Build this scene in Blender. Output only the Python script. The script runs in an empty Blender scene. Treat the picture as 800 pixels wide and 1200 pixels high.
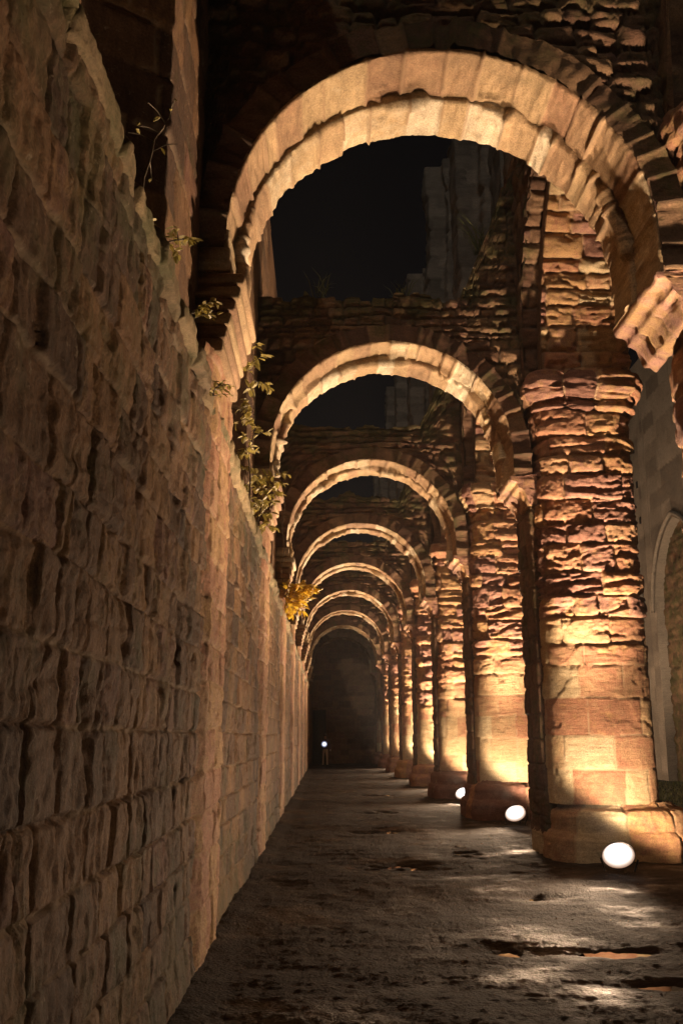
import bpy, math, random
import numpy as np
from mathutils import Vector, Matrix

S = bpy.context.scene
COL = S.collection
R = math.radians
rng = random.Random(7)

# ------------------------------------------------------------------ layout (metres, +Y runs down the aisle)
EYE = 1.65
PITCH = 6.46                 # bay length
Y0 = 7.28                    # front of the nearest arch
NB = 9                       # arches
XW = -0.946                  # face of the aisle wall
XU = -1.09                   # face of the wall above the ledge
LEDGE = 4.21
ACX, AR, SPR = 1.0, 1.85, 5.84      # arch centre, radius, springing height
PX0, PX1 = 3.15, 4.69        # pier, aisle side and nave side
CAPH = 7.05
def yk(k): return Y0 + PITCH * k

# ------------------------------------------------------------------ noise
def _hash(ix, iy, seed):
    h = (ix.astype(np.int64) * 374761393 + iy.astype(np.int64) * 668265263 + seed * 1274126177) & 0xffffffff
    h = ((h ^ (h >> 13)) * 1274126177) & 0xffffffff
    h = ((h ^ (h >> 16)) * 2246822519) & 0xffffffff
    return ((h ^ (h >> 15)) & 0xffffff) / float(0xffffff)
def vn(x, y, seed=0):
    x = np.asarray(x, float); y = np.asarray(y, float)
    ix = np.floor(x); iy = np.floor(y); fx = x - ix; fy = y - iy
    fx = fx*fx*fx*(fx*(fx*6-15)+10); fy = fy*fy*fy*(fy*(fy*6-15)+10)
    a = _hash(ix, iy, seed); b = _hash(ix+1, iy, seed); c = _hash(ix, iy+1, seed); d = _hash(ix+1, iy+1, seed)
    return (a*(1-fx)+b*fx)*(1-fy) + (c*(1-fx)+d*fx)*fy
def fbm(x, y, seed=0, octv=4, gain=0.5):
    t = 0; a = 1; n = 0
    for o in range(octv):
        t = t + a * (vn(x, y, seed+o*17)*2-1); n += a; a *= gain; x = x*2.03+5.1; y = y*2.03+3.7
    return t / n
def sstep(a, b, x):
    t = np.clip((x-a)/(b-a), 0, 1); return t*t*(3-2*t)

# ------------------------------------------------------------------ coursed masonry as a height field
def masonry(U, V, seed, ch=(0.24, 0.36), sl=(0.3, 0.65), groove=0.025, gw=0.022, prot=0.02, tilt=0.03,
            warp=0.02, ero=0.0, rough=0.006, courses=None, perp=1.0, bed=0.0, pil=.55):
    """relief (m, + is outwards), stone tone 0..1, mortar 0..1 for surface coordinates in metres"""
    r = np.random.RandomState(seed)
    u = U + warp*fbm(U*3.1, V*3.1, seed+1, 3)*1.5
    v = V + warp*fbm(U*2.3+9, V*3.3, seed+2, 3)*1.5
    v0, v1 = v.min()-0.5, v.max()+0.5
    if courses is None:
        e = [v0]
        while e[-1] < v1: e.append(e[-1] + r.uniform(*ch))
        e = np.array(e)
    else:
        e = np.array([v0-1] + list(courses) + [v1+1])
    ci = np.clip(np.searchsorted(e, v, side='right')-1, 0, len(e)-2)
    dv = np.minimum(v-e[ci], e[ci+1]-v); vv = (v-e[ci])/(e[ci+1]-e[ci])
    du = np.zeros_like(u); uu = np.zeros_like(u); sid = np.zeros(u.shape, int)
    u0, u1 = u.min()-1, u.max()+1
    base = 0
    for c in range(len(e)-1):
        m = ci == c
        j = [u0 - r.uniform(0, sl[1])]
        while j[-1] < u1: j.append(j[-1] + r.uniform(*sl)*(1.0 if r.rand() > 0.15 else 0.55))
        j = np.array(j)
        if m.any():
            x = u[m]; si = np.clip(np.searchsorted(j, x, side='right')-1, 0, len(j)-2)
            du[m] = np.minimum(x-j[si], j[si+1]-x); uu[m] = (x-j[si])/(j[si+1]-j[si]); sid[m] = base + si
        base += len(j)
    tone = r.rand(base+1)[sid]; p = (r.rand(base+1)*2-1)[sid]; q = (r.rand(base+1)*2-1)[sid]
    t1 = (r.rand(base+1)*2-1)[sid]; t2 = (r.rand(base+1)*2-1)[sid]; dep = (r.rand(base+1)**2.5)[sid]
    d = np.minimum(du/perp, dv)
    d = d + 0.010*fbm(U*14, V*14, seed+3, 3)
    mort = 1 - sstep(gw*0.35, gw, d)
    w = 1 + 1.6*np.clip(fbm(U*1.4, V*1.4, seed+4, 2), -0.4, 1)
    edge = 1 - sstep(0.0, gw*3.2*np.maximum(w, .4), d)
    h = prot*p - groove*np.maximum(mort, 0)*np.clip(w, .5, 1.6) - groove*pil*edge**2
    if np.any(np.asarray(bed) > 0):
        bm = (1-sstep(.004, .013, dv))*sstep(-.05, .15, fbm(U*1.3, V*2.1, seed+9, 3)); h = h + bed*bm; mort = np.clip(bm*1.3, 0, 1)
    h = h + tilt*(t1*(uu-.5)*0.6 + t2*(vv-.5))
    h = h + rough*fbm(U*22, V*22, seed+5, 4) + rough*1.6*fbm(U*7, V*7, seed+6, 3)
    if np.any(np.asarray(ero) > 0):
        lay = fbm(U*1.7+q*7, V*9.5+1.1*fbm(U*1.2, V*1.5, seed+8, 2)+q*5, seed+7, 4, .55)
        shelf = np.abs(lay); h = h + ero*(-0.8*dep - 0.35*edge - 0.9*shelf + 0.7*lay + 0.22)
    return h, tone, mort

# ------------------------------------------------------------------ mesh building
class MB:
    def __init__(s): s.v = []; s.f = []; s.c = []; s.n = 0
    def grid(s, P, col=None, flip=False):
        nu, nv = P.shape[:2]
        s.v.append(P.reshape(-1, 3).astype(float))
        if col is None: col = np.zeros((nu, nv, 3)); col[..., 0] = .5
        s.c.append(col.reshape(-1, 3))
        i = np.arange(nu*nv).reshape(nu, nv) + s.n
        q = np.stack([i[:-1, :-1], i[1:, :-1], i[1:, 1:], i[:-1, 1:]], -1).reshape(-1, 4)
        s.f.append(q[:, ::-1] if flip else q); s.n += nu*nv
    def poly(s, verts, faces, tone=.5, mort=0., moss=0.):
        """small pieces; faces are lists of 3 or 4 indices"""
        V = np.array(verts, float); s.v.append(V)
        s.c.append(np.tile(np.array([[tone, mort, moss]]), (len(V), 1)))
        for f in faces:
            f = list(f); s.f.append(np.array([[x+s.n for x in f]]))
        s.n += len(V)
    def box(s, lo, hi, jit=0, bev=0.0, tone=.5, M=None, seed=0, moss=0.):
        """rounded block (bevelled corners) with a little hand-cut irregularity"""
        r = np.random.RandomState(seed)
        lo = np.array(lo, float); hi = np.array(hi, float); b = bev
        vs = []; idx = {}
        for sx in (0, 1):
            for sy in (0, 1):
                for sz in (0, 1):
                    c = np.array([hi[0] if sx else lo[0], hi[1] if sy else lo[1], hi[2] if sz else lo[2]])
                    j = (r.rand(3)*2-1)*jit
                    for a in range(3):
                        p = c.copy()
                        for t in range(3):
                            if t != a: p[t] += -b if (sx, sy, sz)[t] else b
                        idx[(sx, sy, sz, a)] = len(vs); vs.append(p + j)
        F = []
        for a in range(3):
            o = [t for t in range(3) if t != a]
            for side in (0, 1):
                q = []
                for (p, w) in ((0, 0), (1, 0), (1, 1), (0, 1)):
                    k = [0, 0, 0]; k[a] = side; k[o[0]] = p; k[o[1]] = w
                    q.append(idx[(*k, a)])
                F.append(q)
        if b > 0:
            for a in range(3):
                o = [t for t in range(3) if t != a]
                for p in (0, 1):
                    for w in (0, 1):
                        k0 = [0, 0, 0]; k1 = [0, 0, 0]; k1[a] = 1
                        k0[o[0]] = k1[o[0]] = p; k0[o[1]] = k1[o[1]] = w
                        F.append([idx[(*k0, o[0])], idx[(*k1, o[0])], idx[(*k1, o[1])], idx[(*k0, o[1])]])
            for sx in (0, 1):
                for sy in (0, 1):
                    for sz in (0, 1): F.append([idx[(sx, sy, sz, a)] for a in range(3)])
        V = np.array(vs)
        if M is not None: V = np.array([M @ Vector(p) for p in V])
        c = V.mean(0)
        G = []
        for f in F:
            n = np.cross(V[f[1]]-V[f[0]], V[f[2]]-V[f[0]])
            G.append(f if np.dot(n, V[f].mean(0)-c) >= 0 else f[::-1])
        s.poly(V, G, tone, 0, moss)
    def tube(s, pts, rad, n=6, tone=.5):
        pts = [Vector(p) for p in pts]; rad = rad if hasattr(rad, '__len__') else [rad]*len(pts)
        vs = []; fs = []
        for i, p in enumerate(pts):
            t = (pts[min(i+1, len(pts)-1)] - pts[max(i-1, 0)]).normalized()
            a = t.cross(Vector((0, 0, 1)) if abs(t.z) < .9 else Vector((1, 0, 0))).normalized(); b = t.cross(a)
            for k in range(n):
                w = 2*math.pi*k/n; vs.append(p + rad[i]*(math.cos(w)*a + math.sin(w)*b))
        for i in range(len(pts)-1):
            for k in range(n):
                k2 = (k+1) % n; fs.append([i*n+k, (i+1)*n+k, (i+1)*n+k2, i*n+k2][::-1])
        fs.append(list(range(n))) if n <= 4 else [fs.append([0, k, k+1]) for k in range(1, n-1)]
        L = (len(pts)-1)*n
        [fs.append([L, L+k+1, L+k]) for k in range(1, n-1)]
        s.poly(vs, fs, tone)
    def lathe(s, prof, n=20, M=None, tone=.5):
        """prof: (radius, z) pairs, closed at both ends"""
        vs = []; fs = []
        for (r_, z) in prof:
            for k in range(n): a = 2*math.pi*k/n; vs.append((r_*math.cos(a), r_*math.sin(a), z))
        for i in range(len(prof)-1):
            for k in range(n): k2 = (k+1) % n; fs.append([i*n+k, i*n+k2, (i+1)*n+k2, (i+1)*n+k])
        [fs.append([0, k+1, k]) for k in range(1, n-1)]
        L = (len(prof)-1)*n
        [fs.append([L, L+k, L+k+1]) for k in range(1, n-1)]
        if M is not None: vs = [M @ Vector(p) for p in vs]
        s.poly(vs, fs, tone)
    def build(s, name, mat, parent=None, smooth=True):
        V = np.concatenate(s.v); C = np.concatenate(s.c)
        lens = np.concatenate([np.full(len(f), f.shape[1]) for f in s.f]); L = np.concatenate([f.ravel() for f in s.f])
        me = bpy.data.meshes.new(name)
        me.vertices.add(len(V)); me.vertices.foreach_set('co', V.ravel())
        me.loops.add(len(L)); me.loops.foreach_set('vertex_index', L.astype(np.int32))
        me.polygons.add(len(lens))
        me.polygons.foreach_set('loop_start', np.concatenate([[0], np.cumsum(lens)[:-1]]).astype(np.int32))
        me.polygons.foreach_set('loop_total', lens.astype(np.int32))
        me.polygons.foreach_set('use_smooth', np.full(len(lens), smooth))
        me.update(calc_edges=True); me.validate()
        a = me.color_attributes.new('tone', 'FLOAT_COLOR', 'POINT')
        a.data.foreach_set('color', np.concatenate([C, np.ones((len(C), 1))], 1).ravel().astype(np.float32))
        me.materials.append(mat)
        o = bpy.data.objects.new(name, me); COL.objects.link(o)
        if parent: o.parent = parent; o.matrix_parent_inverse = parent_inv(parent)
        return o
def parent_inv(p):
    M = Matrix.Translation(p.location) if p.parent is None else Matrix.Translation(p.parent.location)
    return Matrix.Translation(-Vector(BASE.get(p.name, (0, 0, 0))))
BASE = {}
def thing(name, label, cat, loc=(0, 0, 0), group=None):
    o = bpy.data.objects.new(name, None); COL.objects.link(o); o.location = loc; o.empty_display_size = .2
    BASE[o.name] = tuple(loc)
    o['label'] = label; o['category'] = cat
    if group: o['group'] = group
    return o
def tag(o, label=None, cat=None, group=None, kind=None):
    for a, b in (('label', label), ('category', cat), ('group', group), ('kind', kind)):
        if b: o[a] = b
    return o
def normals(P, sign=1):
    du = np.gradient(P, axis=0); dv = np.gradient(P, axis=1)
    n = np.cross(du, dv); n /= np.maximum(np.linalg.norm(n, axis=-1, keepdims=True), 1e-9)
    return n*sign
def cols(tone, mort, moss=0):
    c = np.zeros(tone.shape+(3,)); c[..., 0] = tone; c[..., 1] = mort; c[..., 2] = moss; return c

# ------------------------------------------------------------------ materials
def new_mat(name):
    m = bpy.data.materials.new(name); m.use_nodes = True
    nt = m.node_tree; b = nt.nodes['Principled BSDF']; return m, nt, b
def N(nt, t, **kw):
    n = nt.nodes.new(t)
    for k, v in kw.items():
        if k in n.inputs: n.inputs[k].default_value = v
        else: setattr(n, k, v)
    return n
def ramp(nt, stops, interp='LINEAR'):
    r = nt.nodes.new('ShaderNodeValToRGB'); r.color_ramp.interpolation = interp
    el = r.color_ramp.elements
    while len(el) < len(stops): el.new(.5)
    for e, (p, c) in zip(el, stops): e.position = p; e.color = (*c, 1) if len(c) == 3 else c
    return r
def stone_mat(name, stops, mortar, moss_amt=.25, val=1.0, bump=.012, spec=.25, grime=(.62, 1.15), moss_col=(.055, .065, .02), bedscale=(4, 4, 26), lichen=0.):
    m, nt, b = new_mat(name); L = nt.links.new
    at = N(nt, 'ShaderNodeAttribute', attribute_name='tone'); sp = N(nt, 'ShaderNodeSeparateColor'); L(at.outputs['Color'], sp.inputs[0])
    tc = N(nt, 'ShaderNodeTexCoord')
    big = N(nt, 'ShaderNodeTexNoise', Scale=1.1, Detail=5, Roughness=.6); L(tc.outputs['Object'], big.inputs['Vector'])
    mid = N(nt, 'ShaderNodeTexNoise', Scale=7.5, Detail=7, Roughness=.65); L(tc.outputs['Object'], mid.inputs['Vector'])
    mp = N(nt, 'ShaderNodeMapping'); mp.inputs['Scale'].default_value = bedscale; L(tc.outputs['Object'], mp.inputs['Vector'])
    bed = N(nt, 'ShaderNodeTexNoise', Scale=1.0, Detail=6, Roughness=.6); L(mp.outputs[0], bed.inputs['Vector'])
    fine = N(nt, 'ShaderNodeTexNoise', Scale=55, Detail=8, Roughness=.8); L(tc.outputs['Object'], fine.inputs['Vector'])
    # stone colour by stone, shifted by noise
    ad = N(nt, 'ShaderNodeMath', operation='MULTIPLY_ADD'); L(mid.outputs[0], ad.inputs[0]); ad.inputs[1].default_value = .55; L(sp.outputs[0], ad.inputs[2])
    ad2 = N(nt, 'ShaderNodeMath', operation='SUBTRACT'); L(ad.outputs[0], ad2.inputs[0]); ad2.inputs[1].default_value = .27
    cr = ramp(nt, stops); L(ad2.outputs[0], cr.inputs[0])
    # weathering
    mr = N(nt, 'ShaderNodeMapRange'); mr.inputs['From Min'].default_value = .3; mr.inputs['From Max'].default_value = .7
    mr.inputs['To Min'].default_value = grime[0]; mr.inputs['To Max'].default_value = grime[1]
    mixn = N(nt, 'ShaderNodeMath', operation='ADD'); L(big.outputs[0], mixn.inputs[0]); L(bed.outputs[0], mixn.inputs[1])
    hf = N(nt, 'ShaderNodeMath', operation='MULTIPLY'); L(mixn.outputs[0], hf.inputs[0]); hf.inputs[1].default_value = .5
    L(hf.outputs[0], mr.inputs['Value'])
    fr = N(nt, 'ShaderNodeMapRange'); fr.inputs['From Min'].default_value = .32; fr.inputs['From Max'].default_value = .68; fr.inputs['To Min'].default_value = .5; fr.inputs['To Max'].default_value = 1.4; L(fine.outputs[0], fr.inputs['Value'])
    fm = N(nt, 'ShaderNodeMath', operation='MULTIPLY'); L(mr.outputs[0], fm.inputs[0]); L(fr.outputs[0], fm.inputs[1])
    vm = N(nt, 'ShaderNodeVectorMath', operation='SCALE'); L(cr.outputs[0], vm.inputs[0]); L(fm.outputs[0], vm.inputs['Scale'])
    m1 = N(nt, 'ShaderNodeMix', data_type='RGBA'); L(vm.outputs[0], m1.inputs[6]); m1.inputs[7].default_value = (*mortar, 1)
    mm = N(nt, 'ShaderNodeMath', operation='MULTIPLY'); L(sp.outputs[1], mm.inputs[0]); mm.inputs[1].default_value = .75; L(mm.outputs[0], m1.inputs[0])
    # moss / algae patches
    ms = N(nt, 'ShaderNodeTexNoise', Scale=2.3, Detail=8, Roughness=.7); L(tc.outputs['Object'], ms.inputs['Vector'])
    mo = N(nt, 'ShaderNodeMath', operation='ADD'); L(ms.outputs[0], mo.inputs[0])
    mb = N(nt, 'ShaderNodeMath', operation='MULTIPLY'); L(sp.outputs[2], mb.inputs[0]); mb.inputs[1].default_value = .4; L(mb.outputs[0], mo.inputs[1])
    rr = ramp(nt, [(.56, (0, 0, 0)), (.74, (1, 1, 1))]); L(mo.outputs[0], rr.inputs[0])
    ma = N(nt, 'ShaderNodeMath', operation='MULTIPLY'); L(rr.outputs[0], ma.inputs[0]); ma.inputs[1].default_value = moss_amt
    m2 = N(nt, 'ShaderNodeMix', data_type='RGBA'); L(m1.outputs[2], m2.inputs[6]); m2.inputs[7].default_value = (*moss_col, 1); L(ma.outputs[0], m2.inputs[0])
    out = m2.outputs[2]
    if lichen:
        li = N(nt, 'ShaderNodeTexNoise', Scale=17, Detail=6, Roughness=.75); L(tc.outputs['Object'], li.inputs['Vector'])
        lr = ramp(nt, [(.60, (0, 0, 0)), (.70, (1, 1, 1))]); L(li.outputs[0], lr.inputs[0])
        lm = N(nt, 'ShaderNodeMath', operation='MULTIPLY'); L(lr.outputs[0], lm.inputs[0]); lm.inputs[1].default_value = lichen
        m3 = N(nt, 'ShaderNodeMix', data_type='RGBA'); L(out, m3.inputs[6]); m3.inputs[7].default_value = (.36, .29, .2, 1); L(lm.outputs[0], m3.inputs[0]); out = m3.outputs[2]
    L(out, b.inputs['Base Color'])
    b.inputs['Roughness'].default_value = .82; b.inputs['Specular IOR Level'].default_value = spec
    s1 = N(nt, 'ShaderNodeMath', operation='MULTIPLY_ADD'); L(fine.outputs[0], s1.inputs[0]); s1.inputs[1].default_value = .9; L(mid.outputs[0], s1.inputs[2])
    s2 = N(nt, 'ShaderNodeMath', operation='MULTIPLY_ADD'); L(bed.outputs[0], s2.inputs[0]); s2.inputs[1].default_value = .7; L(s1.outputs[0], s2.inputs[2])
    bp = N(nt, 'ShaderNodeBump'); bp.inputs['Distance'].default_value = bump*2; bp.inputs['Strength'].default_value = .9; L(s2.outputs[0], bp.inputs['Height']); L(bp.outputs[0], b.inputs['Normal'])
    return m
SAND = [(0, (.19, .095, .07)), (.18, (.33, .18, .135)), (.34, (.42, .265, .12)), (.48, (.34, .165, .10)), (.62, (.42, .26, .145)), (.8, (.46, .34, .19)), (1, (.54, .44, .28))]
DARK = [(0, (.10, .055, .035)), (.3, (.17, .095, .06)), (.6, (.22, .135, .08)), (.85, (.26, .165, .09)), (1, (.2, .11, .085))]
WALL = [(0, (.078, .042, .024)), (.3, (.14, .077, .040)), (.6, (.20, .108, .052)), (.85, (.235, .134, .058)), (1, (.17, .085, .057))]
M_PIER = stone_mat('sandstone_pier', SAND, (.40, .30, .19), .12)
M_ARCH = stone_mat('sandstone_arch', [(0, (.27, .155, .09)), (.4, (.40, .27, .15)), (.75, (.46, .335, .185)), (1, (.62, .53, .38))], (.26, .17, .10), .2, grime=(.42, 1.2))
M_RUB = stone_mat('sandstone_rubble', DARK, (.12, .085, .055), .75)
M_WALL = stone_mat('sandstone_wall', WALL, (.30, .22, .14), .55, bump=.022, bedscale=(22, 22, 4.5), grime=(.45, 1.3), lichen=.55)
M_LEDGE = stone_mat('sandstone_ledge', [(0, (.16, .11, .06)), (.5, (.26, .19, .1)), (1, (.32, .24, .13))], (.12, .09, .05), .7)
M_UPPER = stone_mat('grey_ashlar', [(0, (.20, .17, .14)), (.5, (.30, .26, .21)), (1, (.38, .33, .27))], (.16, .13, .1), .1, bump=.006)

M_RUIN = stone_mat('grey_ruin_stone', [(0, (.12, .11, .10)), (.5, (.21, .19, .17)), (1, (.29, .26, .23))], (.08, .07, .06), .1, bump=.006)
def simple(name, col, rough=.6, metal=0., noise=.25, scale=12):
    m, nt, b = new_mat(name); L = nt.links.new
    tc = N(nt, 'ShaderNodeTexCoord'); n = N(nt, 'ShaderNodeTexNoise', Scale=scale, Detail=5); L(tc.outputs['Object'], n.inputs['Vector'])
    lo = tuple(c*(1-noise) for c in col); hi = tuple(min(1, c*(1+noise)) for c in col)
    r = ramp(nt, [(.3, lo), (.7, hi)]); L(n.outputs[0], r.inputs[0]); L(r.outputs[0], b.inputs['Base Color'])
    b.inputs['Roughness'].default_value = rough; b.inputs['Metallic'].default_value = metal
    return m
M_METAL = simple('black_painted_metal', (.025, .025, .027), .45, .6)
def emis(name, col, st):
    m = bpy.data.materials.new(name); m.use_nodes = True; nt = m.node_tree; nt.nodes.clear()
    e = nt.nodes.new('ShaderNodeEmission'); o = nt.nodes.new('ShaderNodeOutputMaterial')
    e.inputs[0].default_value = (*col, 1); e.inputs[1].default_value = st; nt.links.new(e.outputs[0], o.inputs[0]); return m
def lamp_glass(name, stops):
    m = emis(name, (1, 1, 1), 1); nt = m.node_tree; e = [n for n in nt.nodes if n.type == 'EMISSION'][0]
    at = N(nt, 'ShaderNodeAttribute', attribute_name='tone'); sp = N(nt, 'ShaderNodeSeparateColor'); nt.links.new(at.outputs[0], sp.inputs[0])
    r = ramp(nt, [(p, tuple(c)) for p, c, _ in stops]); nt.links.new(sp.outputs[0], r.inputs[0]); nt.links.new(r.outputs[0], e.inputs[0])
    v = ramp(nt, [(p, (q/10,)*3) for p, _, q in stops]); nt.links.new(sp.outputs[0], v.inputs[0])
    mu = N(nt, 'ShaderNodeMath', operation='MULTIPLY'); nt.links.new(v.outputs[0], mu.inputs[0]); mu.inputs[1].default_value = 5; nt.links.new(mu.outputs[0], e.inputs[1]); return m
# lamp glass hottest over the lamp; its warm fading rim paints soft glare
M_LENS = lamp_glass('lit_lamp_glass', [(0, (1, .55, .34), .5), (.08, (1, .74, .58), 1.2), (.2, (1, .9, .82), 2.4), (.5, (1, .95, .92), 5.0), (1, (1, .97, .95), 9)])
M_TORCH = lamp_glass('lit_torch_lens', [(0, (.55, .6, 1.0), .25), (.3, (.7, .75, 1), .8), (.6, (.9, .93, 1), 4), (1, (1, 1, 1), 10)])
M_STEM = simple('bark', (.10, .075, .045), .8)
def leaf_mat(name, a, b_):
    m, nt, b = new_mat(name); L = nt.links.new
    at = N(nt, 'ShaderNodeAttribute', attribute_name='tone'); sp = N(nt, 'ShaderNodeSeparateColor'); L(at.outputs[0], sp.inputs[0])
    r = ramp(nt, [(0, a), (1, b_)]); L(sp.outputs[0], r.inputs[0]); L(r.outputs[0], b.inputs['Base Color'])
    b.inputs['Roughness'].default_value = .5
    tr = N(nt, 'ShaderNodeBsdfTranslucent'); L(r.outputs[0], tr.inputs[0]); mx = N(nt, 'ShaderNodeMixShader'); mx.inputs[0].default_value = .4
    L(b.outputs[0], mx.inputs[1]); L(tr.outputs[0], mx.inputs[2]); L(mx.outputs[0], nt.nodes['Material Output'].inputs[0]); return m
M_LEAF = leaf_mat('pale_olive_leaf', (.22, .18, .04), (.55, .45, .13))
M_YEL = leaf_mat('yellow_leaf', (.50, .33, .03), (.80, .58, .07))
M_GRASS = leaf_mat('grass_blade', (.05, .07, .02), (.14, .15, .05))

# ------------------------------------------------------------------ ground
m, nt, b = new_mat('wet_dirt_path'); L = nt.links.new
tc = N(nt, 'ShaderNodeTexCoord')
n1 = N(nt, 'ShaderNodeTexNoise', Scale=.9, Detail=6, Roughness=.6); n2 = N(nt, 'ShaderNodeTexNoise', Scale=34, Detail=8, Roughness=.75); n3 = N(nt, 'ShaderNodeTexNoise', Scale=5, Detail=5)
for n in (n1, n2, n3): L(tc.outputs['Object'], n.inputs['Vector'])
r1 = ramp(nt, [(.3, (.007, .0036, .002)), (.55, (.015, .008, .0044)), (.75, (.026, .0145, .008))]); L(n3.outputs[0], r1.inputs[0]); L(r1.outputs[0], b.inputs['Base Color'])
r2 = ramp(nt, [(.36, (.46, .46, .46)), (.5, (.88, .88, .88))]); L(n1.outputs[0], r2.inputs[0]); L(r2.outputs[0], b.inputs['Roughness'])
bp = N(nt, 'ShaderNodeBump'); b.inputs['Specular IOR Level'].default_value = .22; b.inputs['Specular Tint'].default_value = (1, .82, .66, 1)
bp.inputs['Distance'].default_value = .018; bp.inputs['Strength'].default_value = .9; vo = N(nt, 'ShaderNodeTexVoronoi', Scale=38, Randomness=1.0); L(tc.outputs['Object'], vo.inputs['Vector'])
sm = N(nt, 'ShaderNodeMath', operation='MULTIPLY_ADD'); L(vo.outputs['Distance'], sm.inputs[0]); sm.inputs[1].default_value = -.55; L(n2.outputs[0], sm.inputs[2])
L(sm.outputs[0], bp.inputs['Height']); L(bp.outputs[0], b.inputs['Normal'])
M_PATH = m
m, nt, b = new_mat('puddle_water'); b.inputs['Base Color'].default_value = (.012, .009, .007, 1); b.inputs['Roughness'].default_value = .04
nz = N(nt, 'ShaderNodeTexNoise', Scale=9, Detail=3); tc = N(nt, 'ShaderNodeTexCoord'); nt.links.new(tc.outputs['Object'], nz.inputs['Vector'])
bp = N(nt, 'ShaderNodeBump'); bp.inputs['Distance'].default_value = .004; bp.inputs['Strength'].default_value = .35; nt.links.new(nz.outputs[0], bp.inputs['Height']); nt.links.new(bp.outputs[0], b.inputs['Normal'])
M_WATER = m
M_LAWN = simple('lawn_soil', (.03, .045, .015), .9, 0, .4, 6)

PUD = [(1.55, 8.05, .34, .26), (2.32, 8.0, .36, .2), (2.35, 6.95, .3, .14), (.95, 13.0, .5, .5), (1.0, 17.6, .6, .4), (1.3, 22.0, .6, .5), (1.4, 28.5, .7, .5), (2.0, 14.3, .35, .5), (2.3, 10.6, .3, .2)]
def ground_h(X, Y):
    fade = sstep(40, 15, Y)*.6+.4
    h = .020*fbm(X*1.3, Y*.8, 11, 3) + fade*(.006*fbm(X*4, Y*4, 12, 4) + .007*np.abs(fbm(X*11, Y*11, 13, 4)) + .006*fbm(X*.9, Y*3.2, 16, 3) + .006*sstep(24, 8, Y)*np.maximum(fbm(X*24, Y*24, 17, 2), 0))
    h = h + .035*sstep(2.2, 3.2, X)*(.6+fbm(X*2, Y*1.5, 14, 3)) + .03*sstep(-.6, -.95, X)
    for (px, py, a, b_) in PUD:
        h = h - .045*(1+.9*fbm(X*5, Y*7, 15, 3))*np.exp(-(((X-px)/a)**2 + ((Y-py)/b_)**2)*1.1)
    return h
mb = MB()
ys = np.concatenate([np.linspace(-6, 3.2, 40), np.exp(np.arange(math.log(3.25), math.log(62), .0045))])
xs = np.concatenate([np.arange(-1.3, 3.6, .02), np.linspace(3.6, 5.0, 20)])
X, Y = np.meshgrid(xs, ys, indexing='ij')
mb.grid(np.stack([X, Y, ground_h(X, Y)], -1))
tag(mb.build('path', M_PATH), kind='structure')
mb = MB()
xs = np.array([-400, -60, -8, -1.35]); ys = np.array([-400, -60, 0, 60, 400])
for (a, c) in ((np.array([-400, -60, -8, -1.31]), ys), (np.array([5.001, 8, 13, 60, 400]), ys)):
    X, Y = np.meshgrid(a, c, indexing='ij'); mb.grid(np.stack([X, Y, X*0-.02], -1))
for (a, c) in ((np.array([-1.31, 1, 3, 5.001]), np.array([-400, -60, -6.01])), (np.array([-1.31, 1, 3, 5.001]), np.array([61.9, 100, 400]))):
    X, Y = np.meshgrid(a, c, indexing='ij'); mb.grid(np.stack([X, Y, X*0-.02], -1))
tag(mb.build('ground', M_LAWN), kind='structure')
for (px, py, a, b_) in PUD:
    mb = MB(); n = 28; vs = [(px, py, -.034)]
    for i in range(n):
        w = 2*math.pi*i/n; vs.append((px+1.5*a*math.cos(w), py+1.5*b_*math.sin(w), -.034))
    mb.poly(vs, [[0, i+1, (i+1) % n+1] for i in range(n)])
    tag(mb.build('puddle', M_WATER), kind='structure')
# loose grit and pebbles on the path
mb = MB(); r = np.random.RandomState(8); vs = []; fs = []; tn = []
oc = np.array([(1,0,0),(0,1,0),(-1,0,0),(0,-1,0),(0,0,1),(0,0,-1)], float); of = np.array([(0,1,4),(1,2,4),(2,3,4),(3,0,4),(1,0,5),(2,1,5),(3,2,5),(0,3,5)])
npb = 900; py_ = 2.8*np.exp(r.rand(npb)*math.log(16)); px_ = np.clip(-.85+4.4*r.beta(1.2, .9, npb), -.85, 3.5)
pz_ = ground_h(px_, py_); sz = .003+.007*r.rand(npb)**4 + .0004*py_
for i in range(npb):
    vs.append(oc*(sz[i]*r.uniform(.6, 1.3, (6, 3)))*np.array([1, 1, .6]) + np.array([px_[i], py_[i], pz_[i]+sz[i]*.15])); fs.append(of+6*i); tn += [r.rand()]*6
mb.v.append(np.concatenate(vs)); c = np.zeros((npb*6, 3)); c[:, 0] = tn; mb.c.append(c); mb.f.append(np.concatenate(fs)); mb.n = npb*6
o = mb.build('gravel', M_RUB, smooth=False); tag(o, 'loose damp grit and pebbles strewn over the dark path', 'gravel', kind='stuff')
# lawn of the open nave: blades
mb = MB(); r = np.random.RandomState(3)
vs = []; fs = []; tn = []
for i in range(15000):
    y = 10 + 26*r.rand()**1.3; x = 5.02 + r.rand()*7.5*(y/30+.3); a = r.rand()*6.28; hgt = r.uniform(.04, .13); w = .006+.0003*y
    k = len(vs); dx, dy = math.cos(a)*w, math.sin(a)*w; lx, ly = r.normal(0, .03, 2)
    vs += [(x-dx, y-dy, -.02), (x+dx, y+dy, -.02), (x+lx, y+ly, hgt)]; fs.append([k, k+1, k+2])
mb.v.append(np.array(vs)); c = np.zeros((len(vs), 3)); c[:, 0] = np.repeat(r.rand(len(vs)//3), 3); mb.c.append(c); mb.f.append(np.array(fs)); mb.n += len(vs)
o = mb.build('grass', M_GRASS, smooth=False); tag(o, 'short green grass of the open nave beyond the piers', 'grass', kind='stuff')

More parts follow.
